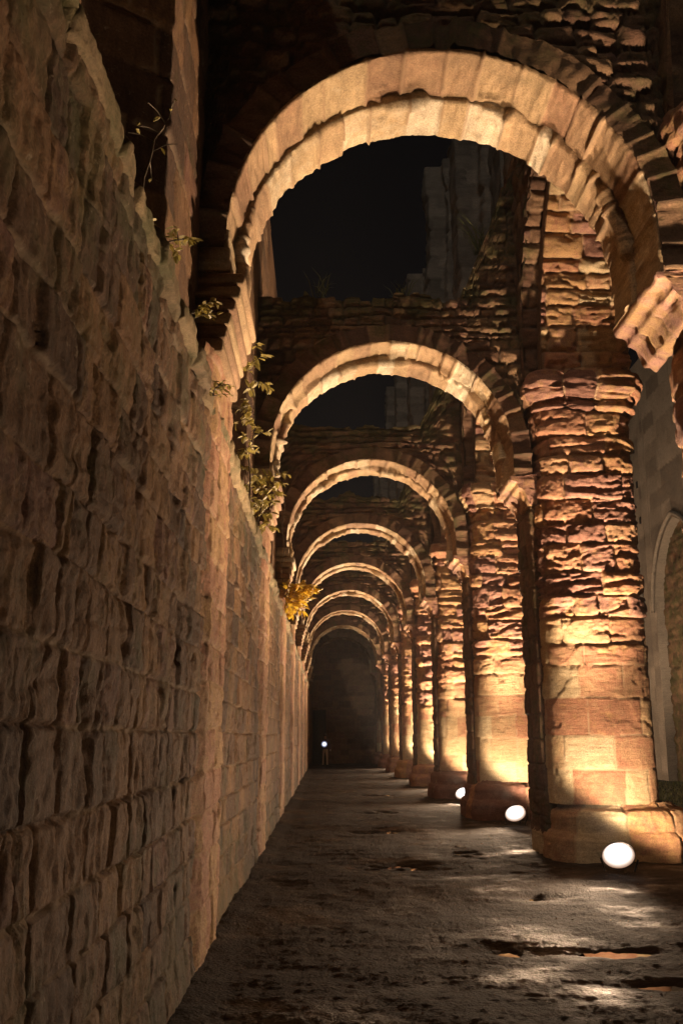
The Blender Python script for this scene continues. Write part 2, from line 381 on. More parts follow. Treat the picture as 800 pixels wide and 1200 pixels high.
# ------------------------------------------------------------------ aisle wall on the left
GA = 'round transverse arches across the aisle'
wall = thing('aisle_wall', 'long high wall of rough eroded stone running down the left side', 'wall', (XW, 0, 0))
ys = np.concatenate([np.linspace(-4, 1.2, 60), np.exp(np.arange(math.log(1.22), math.log(61.5), .0046))]); zs = np.linspace(-.06, LEDGE, 330)
Yg, Zg = np.meshgrid(ys, zs, indexing='ij')
ero = .014*sstep(.9, 2.6, Zg + .5*fbm(Yg*.4, Zg*.4, 5, 2)) + .004
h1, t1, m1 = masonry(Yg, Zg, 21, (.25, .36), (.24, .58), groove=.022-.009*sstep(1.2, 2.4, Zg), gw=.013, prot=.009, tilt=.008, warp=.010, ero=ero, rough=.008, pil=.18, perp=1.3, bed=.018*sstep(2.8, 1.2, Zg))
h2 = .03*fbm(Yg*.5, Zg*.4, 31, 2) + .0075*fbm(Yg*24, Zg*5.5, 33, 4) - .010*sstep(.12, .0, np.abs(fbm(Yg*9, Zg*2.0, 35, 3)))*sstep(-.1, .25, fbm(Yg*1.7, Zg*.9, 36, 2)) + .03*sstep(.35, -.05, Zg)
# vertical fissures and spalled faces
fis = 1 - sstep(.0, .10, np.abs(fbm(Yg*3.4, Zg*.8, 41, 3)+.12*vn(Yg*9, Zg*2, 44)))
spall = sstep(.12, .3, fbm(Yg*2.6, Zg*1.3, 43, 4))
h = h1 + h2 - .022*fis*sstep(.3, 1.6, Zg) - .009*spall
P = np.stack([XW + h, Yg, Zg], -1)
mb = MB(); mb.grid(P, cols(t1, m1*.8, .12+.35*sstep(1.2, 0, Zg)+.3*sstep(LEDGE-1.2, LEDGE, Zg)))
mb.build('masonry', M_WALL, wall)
# sloping ledge course with joints
us = np.concatenate([np.linspace(-4, 1.2, 60), np.exp(np.arange(math.log(1.22), math.log(61.5), .006))]); q = np.linspace(0, 1, 32)
Ug, Qg = np.meshgrid(us, q, indexing='ij')
lx = np.interp(q, [0, .06, .22, .66, .72, 1], [XW-.03, XW+.05, XW+.055, XU+.03, XU-.02, -1.98]); lz = np.interp(q, [0, .06, .22, .66, .72, 1], [LEDGE-.03, LEDGE-.015, LEDGE+.09, LEDGE+.33, LEDGE+.35, LEDGE+.38])
hh, tt, mm = masonry(Ug, Qg*.8, 57, sl=(.5, .9), courses=[-.5, 1.5], groove=.04, gw=.03, prot=.032, tilt=.05, rough=.016)
P = np.stack([np.broadcast_to(lx, Ug.shape)+hh*.7, Ug, np.broadcast_to(lz, Ug.shape)+hh*.8+.02*fbm(Ug*1.5, Qg*2, 58, 3)], -1)
mb = MB(); mb.grid(P, cols(tt, mm, .3+0*tt)); mb.build('ledge', M_LEDGE, wall)
# upper wall: flats either side of each arch, splayed window reveals between
TOPL = 11.2
for k in range(-1, NB+1):
    y = yk(k); a, b_ = y-1.54, y+1.17+1.54
    nxt = yk(k+1)-1.54; wc = (b_+nxt)/2
    prv = yk(k-1)+1.17+1.54; wp = (prv+a)/2
    path = [(-2.0, wp+.5), (XU, a), (XU, b_), (-2.0, wc-.5)]
    seg = [math.dist(path[i], path[i+1]) for i in range(3)]; tot = sum(seg)
    st = .03 if 0 <= k <= 1 else .09
    s_ = np.linspace(0, tot, int(tot/st)); acc = np.cumsum([0]+seg)
    px = np.interp(s_, acc, [p[0] for p in path]); py = np.interp(s_, acc, [p[1] for p in path])
    z_ = np.arange(LEDGE+.1, TOPL, st*1.2)
    Sg, Zg = np.meshgrid(s_, z_, indexing='ij')
    B = np.stack([np.broadcast_to(px[:, None], Sg.shape), np.broadcast_to(py[:, None], Sg.shape), Zg], -1)
    n = normals(B, 1)
    hh, tt, mm = masonry(Sg, Zg, 70+k, (.38, .5), (.5, 1.0), groove=.012, gw=.012, prot=.006, tilt=.008, warp=.008, ero=.012, rough=.006)
    B = B + n*hh[..., None]
    mb = MB(); mb.grid(B, cols(tt, mm, 0*tt)); mb.build('window_pier', M_WALL, wall)
    if k < NB:   # head of the window recess and the wall over it
        mb = MB(); n_ = 14
        for i in range(n_):
            a0, a1 = math.pi*i/n_, math.pi*(i+1)/n_; w = nxt-b_
            p = []
            for (aa) in (a0, a1):
                for (xx, rr) in ((XU-.01, w/2), (-2.0, .5)): p.append((xx, wc-rr*math.cos(aa), 8.2+rr*math.sin(aa)))
            p0 = (XU-.01, wc-w/2*math.cos(a0), TOPL); p1 = (XU-.01, wc-w/2*math.cos(a1), TOPL)
            mb.poly(p+[p0, p1], [[0, 1, 3, 2], [0, 2, 5, 4]])
        mb.build('window_head', M_WALL, wall, smooth=False)
# responds and corbels of the transverse arches
for k in range(NB):
    y = yk(k); st = .022 if k < 2 else .05
    path = [(XW-.03, y-.22), (XW+.05, y+.02), (XW+.055, y+1.16), (XW-.03, y+1.3)]
    seg = [math.dist(path[i], path[i+1]) for i in range(3)]; acc = np.cumsum([0]+seg)
    s_ = np.linspace(0, acc[-1], int(acc[-1]/st)); z_ = np.arange(-.03, 4.76, st)
    px = np.interp(s_, acc, [p[0] for p in path]); py = np.interp(s_, acc, [p[1] for p in path])
    Sg, Zg = np.meshgrid(s_, z_, indexing='ij'); B = np.stack([np.broadcast_to(px[:, None], Sg.shape), np.broadcast_to(py[:, None], Sg.shape), Zg], -1)
    hh, tt, mm = masonry(Sg, Zg, 90+k, (.28, .38), (.4, .7), groove=.010, gw=.012, prot=.005, tilt=.008, ero=.014, rough=.008)
    B = B + normals(B, 1)*hh[..., None]
    mb = MB(); mb.grid(B, cols(.3+.3*tt, mm*.6, 0*tt)); mb.build('respond', M_PIER, wall)
    mb = MB()
    for i in range(6):
        z0 = 4.72 + i*.125; x1 = XW + .10 + .022*i + .002*i*i
        mb.box((XU-.05, y-.06+.012*(5-i)*(-1)+.03, z0), (x1, y+1.2-.03*(5-i)*.3, z0+.119), .006, .022, rng.random(), seed=k*10+i)
    mb.box((XU-.05, y-.02, 5.475), (XW+.13, y+1.17, 5.70), .006, .015, .8, seed=k)
    cb = mb.build('corbel', M_ARCH, wall)

# ------------------------------------------------------------------ transverse arches
near_names = ['wide round stone arch nearest the camera, spanning the top of the picture',
  'second round stone arch, framed inside the nearest arch, with a ragged wall top',
  'third round stone arch down the aisle, seen through the second arch',
  'fourth round stone arch down the aisle, its band two thirds up the picture',
  'fifth round stone arch down the aisle, narrow lit band above the yellow leaves',
  'sixth round stone arch down the aisle, thin lit band over the far piers',
  'seventh round stone arch down the aisle, bright thin band near the end',
  'eighth round stone arch, smallest brightly lit band before the dark end wall',
  'dim last round arch around the dark opening at the far end of the aisle']
def sweep(section, r_in, y, seed, st, sid_sl, erov=0.):
    """section: list of (radial offset, y offset); swept round the arch with straight stilts"""
    stl = SPR-5.50
    L_ = math.pi*r_in + 2*stl
    t = np.linspace(0, L_, int(L_/st))
    seg = [math.dist(section[i], section[i+1]) for i in range(len(section)-1)]; acc = np.cumsum([0]+seg)
    q = np.linspace(0, acc[-1], max(8, int(acc[-1]/st)))
    ro = np.interp(q, acc, [p[0] for p in section]); yo = np.interp(q, acc, [p[1] for p in section])
    T, Q = np.meshgrid(t, q, indexing='ij')
    th = np.clip((T-stl)/r_in, 0, math.pi); RR = r_in + ro[None, :]
    ext = np.where(T < stl, stl-T, np.where(T > L_-stl, T-(L_-stl), 0))
    X = ACX - RR*np.cos(th); Z = SPR + RR*np.sin(th) - ext; Yv = y + yo[None, :] + 0*T
    P = np.stack([X, Yv, Z], -1)
    n = normals(P, 1)
    # make sure the normals look inwards on the soffit
    c = np.stack([ACX-X, 0*X, SPR-Z], -1)
    mid = (len(t)//2, len(q)-3)
    if np.dot(n[mid], c[mid]) < 0 and abs(n[mid][1]) < .7: n = -n
    hh, tt, mm = masonry(T, Q*.2, seed, sl=sid_sl, courses=[-3, 3], groove=.02, gw=.013, prot=.02, tilt=.03, warp=.012, ero=erov, rough=.012)
    return P, n, hh, tt, mm, Q
for k in range(NB):
    y = yk(k); st = (.02, .026, .035, .045, .06, .07, .08, .08, .08)[k]
    ar = thing('stone_arch', near_names[k], 'arch', (ACX, y, 0), GA)
    # front order: face ring and soffit
    P, n, hh, tt, mm, Q = sweep([(.29, .004), (.2, .0), (.012, .002)], AR, y, 205+k, st, (.2, .46), .04)
    mb = MB(); mb.grid(P + n*hh[..., None]*1.2, cols(tt*.8, mm*.6, .2+0*tt)); mb.build('voussoir_face', M_RUB, ar)  # stone darker than the soffit, painting shade into the front face
    sec = [(.03, .012), (.012, .012), (0, .028), (0, .62), (.09, .64)]
    P, n, hh, tt, mm, Q = sweep(sec, AR, y, 200+k, st, (.26, .44))
    chip = sstep(.15, .4, fbm(Q*3+k, P[..., 0]*2.2+P[..., 2], 210+k, 3))*np.exp(-((Q-.58)/.10)**2)
    hh = hh - .08*chip
    P = P + n*hh[..., None]
    mb = MB(); mb.grid(P, cols(tt, mm)); mb.build('outer_ring', M_ARCH, ar)
    sec = [(.2, .60), (.02, .62), (0, .645), (0, 1.17), (.3, 1.172)]
    P, n, hh, tt, mm, Q = sweep(sec, AR-.05, y, 220+k, st, (.24, .42))
    edgeb = sstep(.0, .35, fbm(P[..., 0]*2.6+k*3, P[..., 2]*2.6, 230+k, 3))*np.exp(-((Q-.20)/.10)**2)
    sp = sstep(.16, .32, fbm(P[..., 0]*1.7+k*5, P[..., 2]*1.7+Q, 233+k, 4))
    P = P + n*(hh - .09*edgeb - .028*sp)[..., None]
    mb = MB(); mb.grid(P, cols(np.clip(tt+.1, 0, 1), mm)); mb.build('inner_ring', M_ARCH, ar)
    # rubble wall standing on the arch
    sx = .028 if k < 2 else .06
    xs = np.arange(XU-.08, 3.08, sx)
    low = SPR + np.sqrt(np.maximum((AR+.27)**2-(xs-ACX)**2, 0.02))
    top = 8.43 + (.75 if k == 0 else 0) + .16*fbm(xs*1.6, xs*0+k*3.3, 240, 3) + .13*np.round(vn(xs*3.2, xs*0+k*7.7, 241)*2)/2
    top = top + np.where(xs > 2.15, (xs-2.15)*2.4*(1 if k else .4) + .22*np.round(vn(xs*7, xs*0+k, 242)*3)/3, 0)
    nz = int(4.2/sx); w = np.linspace(0, 1, nz)
    Xg, Wg = np.meshgrid(xs, w, indexing='ij'); Zg = low[:, None] + (top-low)[:, None]*Wg
    hh, tt, mm = masonry(Xg, Zg, 250+k, (.10, .22), (.18, .5), groove=.035, gw=.02, prot=.028, tilt=.04, warp=.03, ero=.06, rough=.012)
    F = np.stack([Xg, y+.02-hh, Zg], -1)
    mb = MB(); mb.grid(F, cols(tt, mm*.5, .1+.45*Wg))
    d = np.linspace(0, 1, 14)
    Xt, Dt = np.meshgrid(xs, d, indexing='ij')
    Tp = np.stack([Xt, y+.02+1.13*Dt, top[:, None]+.10*fbm(Xt*4, Dt*5, 260+k, 3)*np.sin(Dt*math.pi)], -1); Tp[:, 0] = F[:, -1]
    mb.grid(Tp, cols(.5+0*Xt, 0*Xt, .9+0*Xt))
    Xb, Wb = np.meshgrid(xs, np.linspace(0, 1, 40), indexing='ij'); Zb = low[:, None] + (top-low)[:, None]*Wb
    hb, tb, mbm = masonry(Xb, Zb, 270+k, (.10, .22), (.18, .5), groove=.03, gw=.02, prot=.02)
    mb.grid(np.stack([Xb, y+1.15+hb, Zb], -1), cols(tb, mbm*.5, .3+0*tb), flip=True)
    mb.build('rubble_wall', M_RUB, ar)

# ------------------------------------------------------------------ piers
pier_names = ['stone pier cut off by the right edge of the picture, carrying the nearest arch',
  'massive eroded sandstone pier on the right, largest in view, golden at its foot',
  'eroded sandstone pier second largest in view, behind the middle floodlight',
  'sandstone pier with pale square blocks directly behind the smallest bright floodlight',
  'fourth sandstone pier in view, reddish shaft rising from a dark flared base',
  'fifth sandstone pier in view, narrow eroded shaft on a dark bulging base',
  'sixth sandstone pier in view, slim and heavily notched with a pale collar',
  'brightest slim pier at the far end with a glowing yellow base',
  'dim grey last pier beside the dark opening of the far wall']
def superell(n, cx, cy, a, b_, e):
    t = np.linspace(0, 2*math.pi, n) ; c, s = np.cos(t), np.sin(t)
    return cx + a*np.sign(c)*np.abs(c)**(2/e), cy + b_*np.sign(s)*np.abs(s)**(2/e)
def resample(px, py, st):
    d = np.concatenate([[0], np.cumsum(np.hypot(np.diff(px), np.diff(py)))]); s = np.linspace(0, d[-1], int(d[-1]/st))
    return np.interp(s, d, px), np.interp(s, d, py), s
def band(mb, cx, cy, prof, e, st, seed, er=.02, mat=None, tone=0., sl=(.5, .9)):
    """moulded course round the pier: prof = (half width x, half depth y, z)"""
    seg = [math.dist(prof[i], prof[i+1]) for i in range(len(prof)-1)]; acc = np.cumsum([0]+seg)
    q = np.linspace(0, acc[-1], max(6, int(acc[-1]/st)))
    A = np.interp(q, acc, [p[0] for p in prof]); B_ = np.interp(q, acc, [p[1] for p in prof]); Zq = np.interp(q, acc, [p[2] for p in prof])
    px, py = superell(900, 0, 0, 1, 1, e); per = math.pi*2*.85
    d = np.concatenate([[0], np.cumsum(np.hypot(np.diff(px), np.diff(py)))]); s = np.linspace(0, d[-1], int(d[-1]*A.mean()/st)); ux = np.interp(s, d, px); uy = np.interp(s, d, py)
    P = np.stack([cx + ux[:, None]*A[None], cy + uy[:, None]*B_[None], np.broadcast_to(Zq, (len(s), len(q)))], -1)
    n = normals(P, 1)
    Ug, Qg = np.meshgrid(s*A.mean(), q, indexing='ij')
    hh, tt, mm = masonry(Ug, Qg, seed, sl=sl, courses=[-2, 9], groove=.018, gw=.014, prot=.018, tilt=.03, ero=er, rough=.010)
    mb.grid(P + n*hh[..., None], cols(np.clip(tt+tone, 0, 1), mm))
CX = (PX0+PX1)/2; HA = (PX1-PX0)/2
for k in range(NB):
    y = yk(k); cy = y+.36; HB = .74
    st = (.05, .019, .026, .035, .045, .06, .07, .07, .08)[k]
    pr = thing('stone_pier', pier_names[k], 'pier', (CX, cy, 0), 'sandstone piers along the aisle')
    px, py = superell(1200, CX, cy, HA, HB, 4.2)
    px, py, s = resample(px, py, st)
    z = np.arange(.74, 6.56, st)
    Ug, Zg = np.meshgrid(s, z, indexing='ij')
    B = np.stack([np.broadcast_to(px[:, None], Ug.shape), np.broadcast_to(py[:, None], Ug.shape), Zg], -1)
    n = normals(B, 1)
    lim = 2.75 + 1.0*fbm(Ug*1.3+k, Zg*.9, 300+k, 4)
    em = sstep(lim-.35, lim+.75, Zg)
    cr = [.74]; r = np.random.RandomState(310+k)
    while cr[-1] < 7: cr.append(cr[-1] + (r.uniform(.38, .56) if cr[-1] < 2.4 else r.uniform(.26, .46)))
    hh, tt, mm = masonry(Ug, Zg, 320+k, sl=(.5, .95), courses=cr[1:], groove=.010+.016*em, gw=.012+.008*em, prot=.006+.014*em, tilt=.006+.024*em, warp=.016, ero=.072*em, rough=.004+.010*em, pil=.4)
    # spalled patches on the smooth drum
    sp = sstep(.22, .34, fbm(Ug*2.2+3*k, Zg*2.0, 330+k, 4))*(1-em)
    hh = hh - .018*sp
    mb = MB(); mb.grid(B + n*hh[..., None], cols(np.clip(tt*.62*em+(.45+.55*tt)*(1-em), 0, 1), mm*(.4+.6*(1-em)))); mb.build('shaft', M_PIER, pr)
    # capital
    mb = MB()
    band(mb, CX, cy, [(HA-.02, HB-.02, 6.44), (HA+.05, HB+.05, 6.48), (HA+.02, HB+.02, 6.56), (HA+.12, HB+.12, 6.70), (HA+.17, HB+.17, 6.76), (HA+.17, HB+.17, 6.92), (HA+.12, HB+.12, CAPH), (.2, .2, CAPH+.01)], 5, st, 340+k, .085, tone=-.1, sl=(.3, .6))
    mb.build('capital', M_PIER, pr)
    # base; tone paints light on the largest pier's foot, shade on farther ones
    mb = MB()
    if k == 0:
        band(mb, CX+.1, cy-.06, [(HA-.03, HB, .78), (HA-.02, HB+.02, .70), (HA+.02, HB+.04, .42), (HA+.07, HB+.08, .40), (HA+.08, HB+.08, -.08)][::-1], 6, st, 350+k, .02)
    else:
        band(mb, CX+(.19 if k == 1 else 0), cy, [(HA+.27, HB+.34, -.08), (HA+.25, HB+.32, .30), (HA+.22, HB+.27, .36), (HA+.17, HB+.22, .40), (HA+.16, HB+.21, .60), (HA+.12, HB+.16, .66), (HA+.02, HB+.02, .70), (HA-.05, HB-.05, .76)], 5, st, 350+k, .02, tone=(.3 if k == 1 else -.3), sl=(.6, 1.1))
    mb.build('base', M_PIER, pr)
    # flat shaft on the aisle side, under the corbel; dark stone paints its shade
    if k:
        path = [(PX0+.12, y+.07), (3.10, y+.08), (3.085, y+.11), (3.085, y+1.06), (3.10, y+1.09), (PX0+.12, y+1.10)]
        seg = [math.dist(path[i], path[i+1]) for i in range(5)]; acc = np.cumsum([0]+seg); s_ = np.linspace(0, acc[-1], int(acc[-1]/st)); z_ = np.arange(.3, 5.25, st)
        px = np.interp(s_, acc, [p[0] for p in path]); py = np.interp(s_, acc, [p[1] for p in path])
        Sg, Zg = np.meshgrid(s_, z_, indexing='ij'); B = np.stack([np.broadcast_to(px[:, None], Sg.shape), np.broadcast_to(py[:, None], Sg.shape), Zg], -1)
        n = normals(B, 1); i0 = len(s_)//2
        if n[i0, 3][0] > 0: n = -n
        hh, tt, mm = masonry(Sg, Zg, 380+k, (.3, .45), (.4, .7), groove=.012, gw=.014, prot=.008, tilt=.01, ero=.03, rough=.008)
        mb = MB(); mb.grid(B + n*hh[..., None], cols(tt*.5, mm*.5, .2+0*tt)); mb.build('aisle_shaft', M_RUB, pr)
    # corbel on the aisle side
    mb = MB()
    prof = [(3.19, 5.53), (2.81, 5.525), (2.785, 5.50), (2.80, 5.43), (2.90, 5.40), (2.915, 5.33), (3.0, 5.29), (3.035, 5.20), (3.06, 5.06 if k else 5.12), (3.19, 5.0 if k else 5.08)]
    acc = np.concatenate([[0], np.cumsum(np.hypot(*np.diff(np.array(prof), axis=0).T))]); cs = min(st, .03)
    q = np.linspace(0, acc[-1], int(acc[-1]/cs)); fx = np.interp(q, acc, [p[0] for p in prof]); fz = np.interp(q, acc, [p[1] for p in prof])
    yy = np.arange(y-.01, y+1.19, cs); Yg, Qg = np.meshgrid(yy, q, indexing='ij')
    B = np.stack([np.broadcast_to(fx, Yg.shape), Yg, np.broadcast_to(fz, Yg.shape)], -1); n = normals(B, 1)
    if n[3, len(q)//2][0] > 0: n = -n
    hh, tt, mm = masonry(Yg, Qg*.3, 390+k, sl=(.35, .6), courses=[-5, 5], groove=.014, gw=.012, prot=.008, tilt=.01, ero=.012, rough=.007)
    hh = hh - .035*sstep(.2, .4, fbm(Yg*3.1+k, Qg*3.1, 395+k, 3))
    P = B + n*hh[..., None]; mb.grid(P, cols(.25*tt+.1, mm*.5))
    for e in (0, -1):
        w = np.linspace(0, 1, 8); E = P[e]; C_ = np.stack([E[:, 0][:, None]*(1-w)+3.2*w, E[:, 1][:, None]+0*w + (.02 if e else -.02)*np.sin(w*3)*fbm(E[:, 2][:, None]*14, w[None]*5, 397, 3), E[:, 2][:, None]+0*w], -1)
        mb.grid(C_, cols(.2+0*C_[..., 0], 0*C_[..., 0]))
    for j in range(2 if k else 0): mb.lathe([(.015, 0), (.05, .02), (.09, .10), (.11, .17), (.11, .18)], 10, Matrix.Translation((3.06, y+.22+.62*j, 5.165)), .4)
    mb.build('corbel', M_PIER, pr)

# ------------------------------------------------------------------ nave arcade: pointed arch over each pair of piers, spandrel wall
WT = 10.9
SPX0, SPX1 = 3.02, 4.66
def pointed(yc, half, Rr, n):
    """arc points (y, z above springing) of a pointed arch from the near foot to the far foot, with arc length"""
    cxo = Rr-half; a = math.acos(cxo/Rr); t = np.linspace(0, a, n)
    y1 = yc + cxo - Rr*np.cos(t); z1 = Rr*np.sin(t)
    y2 = yc - cxo + Rr*np.cos(t[::-1]); z2 = z1[::-1]
    return np.concatenate([y1, y2[1:]]), np.concatenate([z1, z2[1:]])
arcade_names = ['pointed nave arch at the right edge, springing toward the camera',
 'pointed nave arch with rough lit underside above the largest pier',
 'pointed nave arch rising from the second largest pier behind the first',
 'pointed nave arch rising from the pier behind the smallest bright floodlight',
 'pointed nave arch above the fourth pier in view, mostly hidden', 'pointed nave arch above the fifth pier in view, mostly hidden',
 'pointed nave arch above the sixth pier in view, mostly hidden', 'pointed nave arch above the brightest slim far pier', 'pointed nave arch over the dim last pier']
for k in range(-1, NB-1):
    ya, yb = yk(k)+.36+.74-.03, yk(k+1)+.36-.74+.03
    yc = (ya+yb)/2; half = (yb-ya)/2; st = .024 if k in (0,) else (.04 if k == 1 else .08)
    at = thing('arcade_arch', arcade_names[k+1], 'arch', (CX, yc, CAPH), 'pointed arches of the nave arcade')
    def ringmesh(Rr, hf, x0, x1, seed, er):
        py, pz = pointed(yc, hf, Rr, 300)
        d = np.concatenate([[0], np.cumsum(np.hypot(np.diff(py), np.diff(pz)))]); s = np.linspace(0, d[-1], int(d[-1]/st)); py = np.interp(s, d, py); pz = np.interp(s, d, pz)
        xs = np.linspace(x0, x1, max(5, int((x1-x0)/st)))
        Sg, Xg = np.meshgrid(s, xs, indexing='ij')
        P = np.stack([Xg, np.broadcast_to(py[:, None], Sg.shape), CAPH+np.broadcast_to(pz[:, None], Sg.shape)], -1)
        n = normals(P, 1); mid = P[len(s)//4, 2]; c = np.array([mid[0], yc, CAPH]) - mid
        if np.dot(n[len(s)//4, 2], c) < 0: n = -n
        hh, tt, mm = masonry(Xg, Sg, seed, (.2, .36), (.35, .7), groove=.035, gw=.024, prot=.03, tilt=.05, warp=.025, ero=er, rough=.011)
        return P + n*hh[..., None], tt, mm
    Ri = half*1.36
    P, tt, mm = ringmesh(Ri, half, 3.28, SPX1, 400+k, .11)
    mb = MB(); mb.grid(P, cols(tt, mm*.5)); mb.build('soffit', M_PIER, at)
    P2, tt, mm = ringmesh(Ri+.26, half+.26, SPX0, 3.30, 420+k, .05)
    mb = MB(); mb.grid(P2, cols(tt, mm*.5)); mb.build('outer_order', M_RUB, at)
    # face of the inner order between the two rings
    py, pz = pointed(yc, half, Ri, 60); py2, pz2 = pointed(yc, half+.28, Ri+.28, 60)
    w = np.linspace(0, 1, 5)[None, :]
    P = np.stack([np.full((len(py), 5), 3.285), py[:, None]*(1-w)+py2[:, None]*w, CAPH+pz[:, None]*(1-w)+pz2[:, None]*w], -1)
    mb = MB(); mb.grid(P); mb.build('ring_face', M_RUB, at)
    # spandrel faces on both sides
    for (xf, hf, Rr, sgn, nm) in ((SPX0, half+.24, Ri+.24, -1, 'spandrel'), (SPX1, half, Ri, 1, 'nave_spandrel')):
        s_ = max(st*1.5, .05) if sgn < 0 else .15
        ysp = np.arange(yk(k)+.36, yk(k+1)+.36+s_, s_)
        dd = np.minimum(np.abs(ysp-yc), hf); low = CAPH + np.sqrt(np.maximum(Rr**2-(dd+(Rr-hf))**2, 0)); low = np.where(np.abs(ysp-yc) > hf, CAPH-.0, low)
        w = np.linspace(0, 1, int(3.9/s_)); Yg, Wg = np.meshgrid(ysp, w, indexing='ij'); Zg = low[:, None]+(WT-low)[:, None]*Wg
        hh, tt, mm = masonry(Yg, Zg, 440+k, (.2, .32), (.3, .6), groove=.03, gw=.022, prot=.02, ero=.04)
        mb = MB(); mb.grid(np.stack([xf+sgn*hh, Yg, Zg], -1), cols(tt, mm*.5, .2+0*tt)); mb.build(nm, M_RUB, at)

# clerestory above the arcade
cl = thing('clerestory_wall', 'tall pale ruined upper nave wall seen against the night sky through the arches', 'wall', (3.4, 7, WT))
XC = 3.80; ytop = lambda y: 19.4 + 1.2*fbm(y*.35, y*0+2, 501, 3)
for k in range(0, NB):
    ya, yb = yk(k)+.36, yk(k+1)+.36; wc = (ya+yb)/2; hw = .85; sill, sp_ = 12.6, 15.2
    ys = np.linspace(ya, yb, 66); dd = np.abs(ys-wc)
    mb = MB()
    def strip(yy, z0, z1, n=40):
        w = np.linspace(0, 1, n); Yg, Wg = np.meshgrid(yy, w, indexing='ij'); Zg = z0[:, None]+(z1-z0)[:, None]*Wg
        hh, tt, mm = masonry(Yg, Zg, 510+k, (.3, .42), (.5, .9), groove=.03, gw=.03, prot=.02, ero=.03)
        mb.grid(np.stack([XC-hh, Yg, Zg], -1), cols(tt, mm*.5)); mb.grid(np.stack([XC+1.2+hh, Yg, Zg], -1), cols(tt, mm*.5), flip=True)
    L_ = ys[dd >= hw]; left = L_[L_ < wc]; right = L_[L_ > wc]; mid = np.linspace(left[-1], right[0], 20)
    zt = lambda a: ytop(a)
    strip(left, left*0+WT, zt(left), 60); strip(right, right*0+WT, zt(right), 60)
    hd = sp_ + np.sqrt(np.maximum(((right[0]-left[-1])/2)**2-(mid-wc)**2, 0))
    strip(mid, mid*0+WT, mid*0+sill, 12); strip(mid, hd, zt(mid), 30)
    mb.build('window_bay', M_RUIN, cl)
    mb = MB()   # reveals
    a0, a1 = left[-1], right[0]
    for (q0, q1) in (((a0, sill), (a0, sp_)), ((a1, sp_), (a1, sill)), ((a0, sill), (a1, sill))):
        mb.poly([(XC, *q0), (XC+1.2, *q0), (XC+1.2, *q1), (XC, *q1)], [[0, 1, 2, 3]])
    for i in range(19): mb.poly([(XC, mid[i], hd[i]), (XC+1.2, mid[i], hd[i]), (XC+1.2, mid[i+1], hd[i+1]), (XC, mid[i+1], hd[i+1])], [[0, 1, 2, 3]])
    mb.build('window_reveal', M_RUIN, cl, smooth=False)
    mb = MB(); pp = np.array([(XC+.03, ya-.95), (XC-.20, ya-.94), (XC-.20, ya-.5), (XC-.72, ya-.48), (XC-.73, ya+.48), (XC-.20, ya+.5), (XC-.20, ya+.94), (XC+.03, ya+.95)])
    acc = np.concatenate([[0], np.cumsum(np.hypot(*np.diff(pp, axis=0).T))]); s_ = np.linspace(0, acc[-1], 34)
    zp = np.linspace(WT-.1, float(ytop(np.array([ya]))[0])-.2, 90); Sg, Zg = np.meshgrid(s_, zp, indexing='ij')
    B = np.stack([np.broadcast_to(np.interp(s_, acc, pp[:, 0])[:, None], Sg.shape), np.broadcast_to(np.interp(s_, acc, pp[:, 1])[:, None], Sg.shape), Zg], -1)
    hh, tt, mm = masonry(Sg, Zg, 530+k, (.3, .42), (.4, .8), groove=.03, gw=.03, prot=.02, ero=.04); hh = hh - .10*sstep(.15, .3, fbm(Sg*.6+k, Zg*.35, 531, 3))
    mb.grid(B - np.stack([hh, 0*hh, 0*hh], -1), cols(tt, mm*.5))
    mb.build('pilaster', M_RUIN, cl)
mb = MB()
yy = np.linspace(yk(0)+.36, yk(NB)+.36, 300); q = np.linspace(0, 1, 8); Yg, Qg = np.meshgrid(yy, q, indexing='ij')
mb.grid(np.stack([SPX0+.02+(SPX1-SPX0)*Qg, Yg, WT+.04*fbm(Yg*2, Qg*4, 520, 3)+.05*np.sin(Qg*3.14)], -1), cols(.5+0*Yg, 0*Yg, .8+0*Yg)); mb.build('offset_ledge', M_UPPER, cl)
mb = MB(); mb.grid(np.stack([XC+1.2*Qg, Yg, ytop(Yg)+.05*np.sin(Qg*9)], -1)); mb.build('wall_top', M_RUIN, cl)

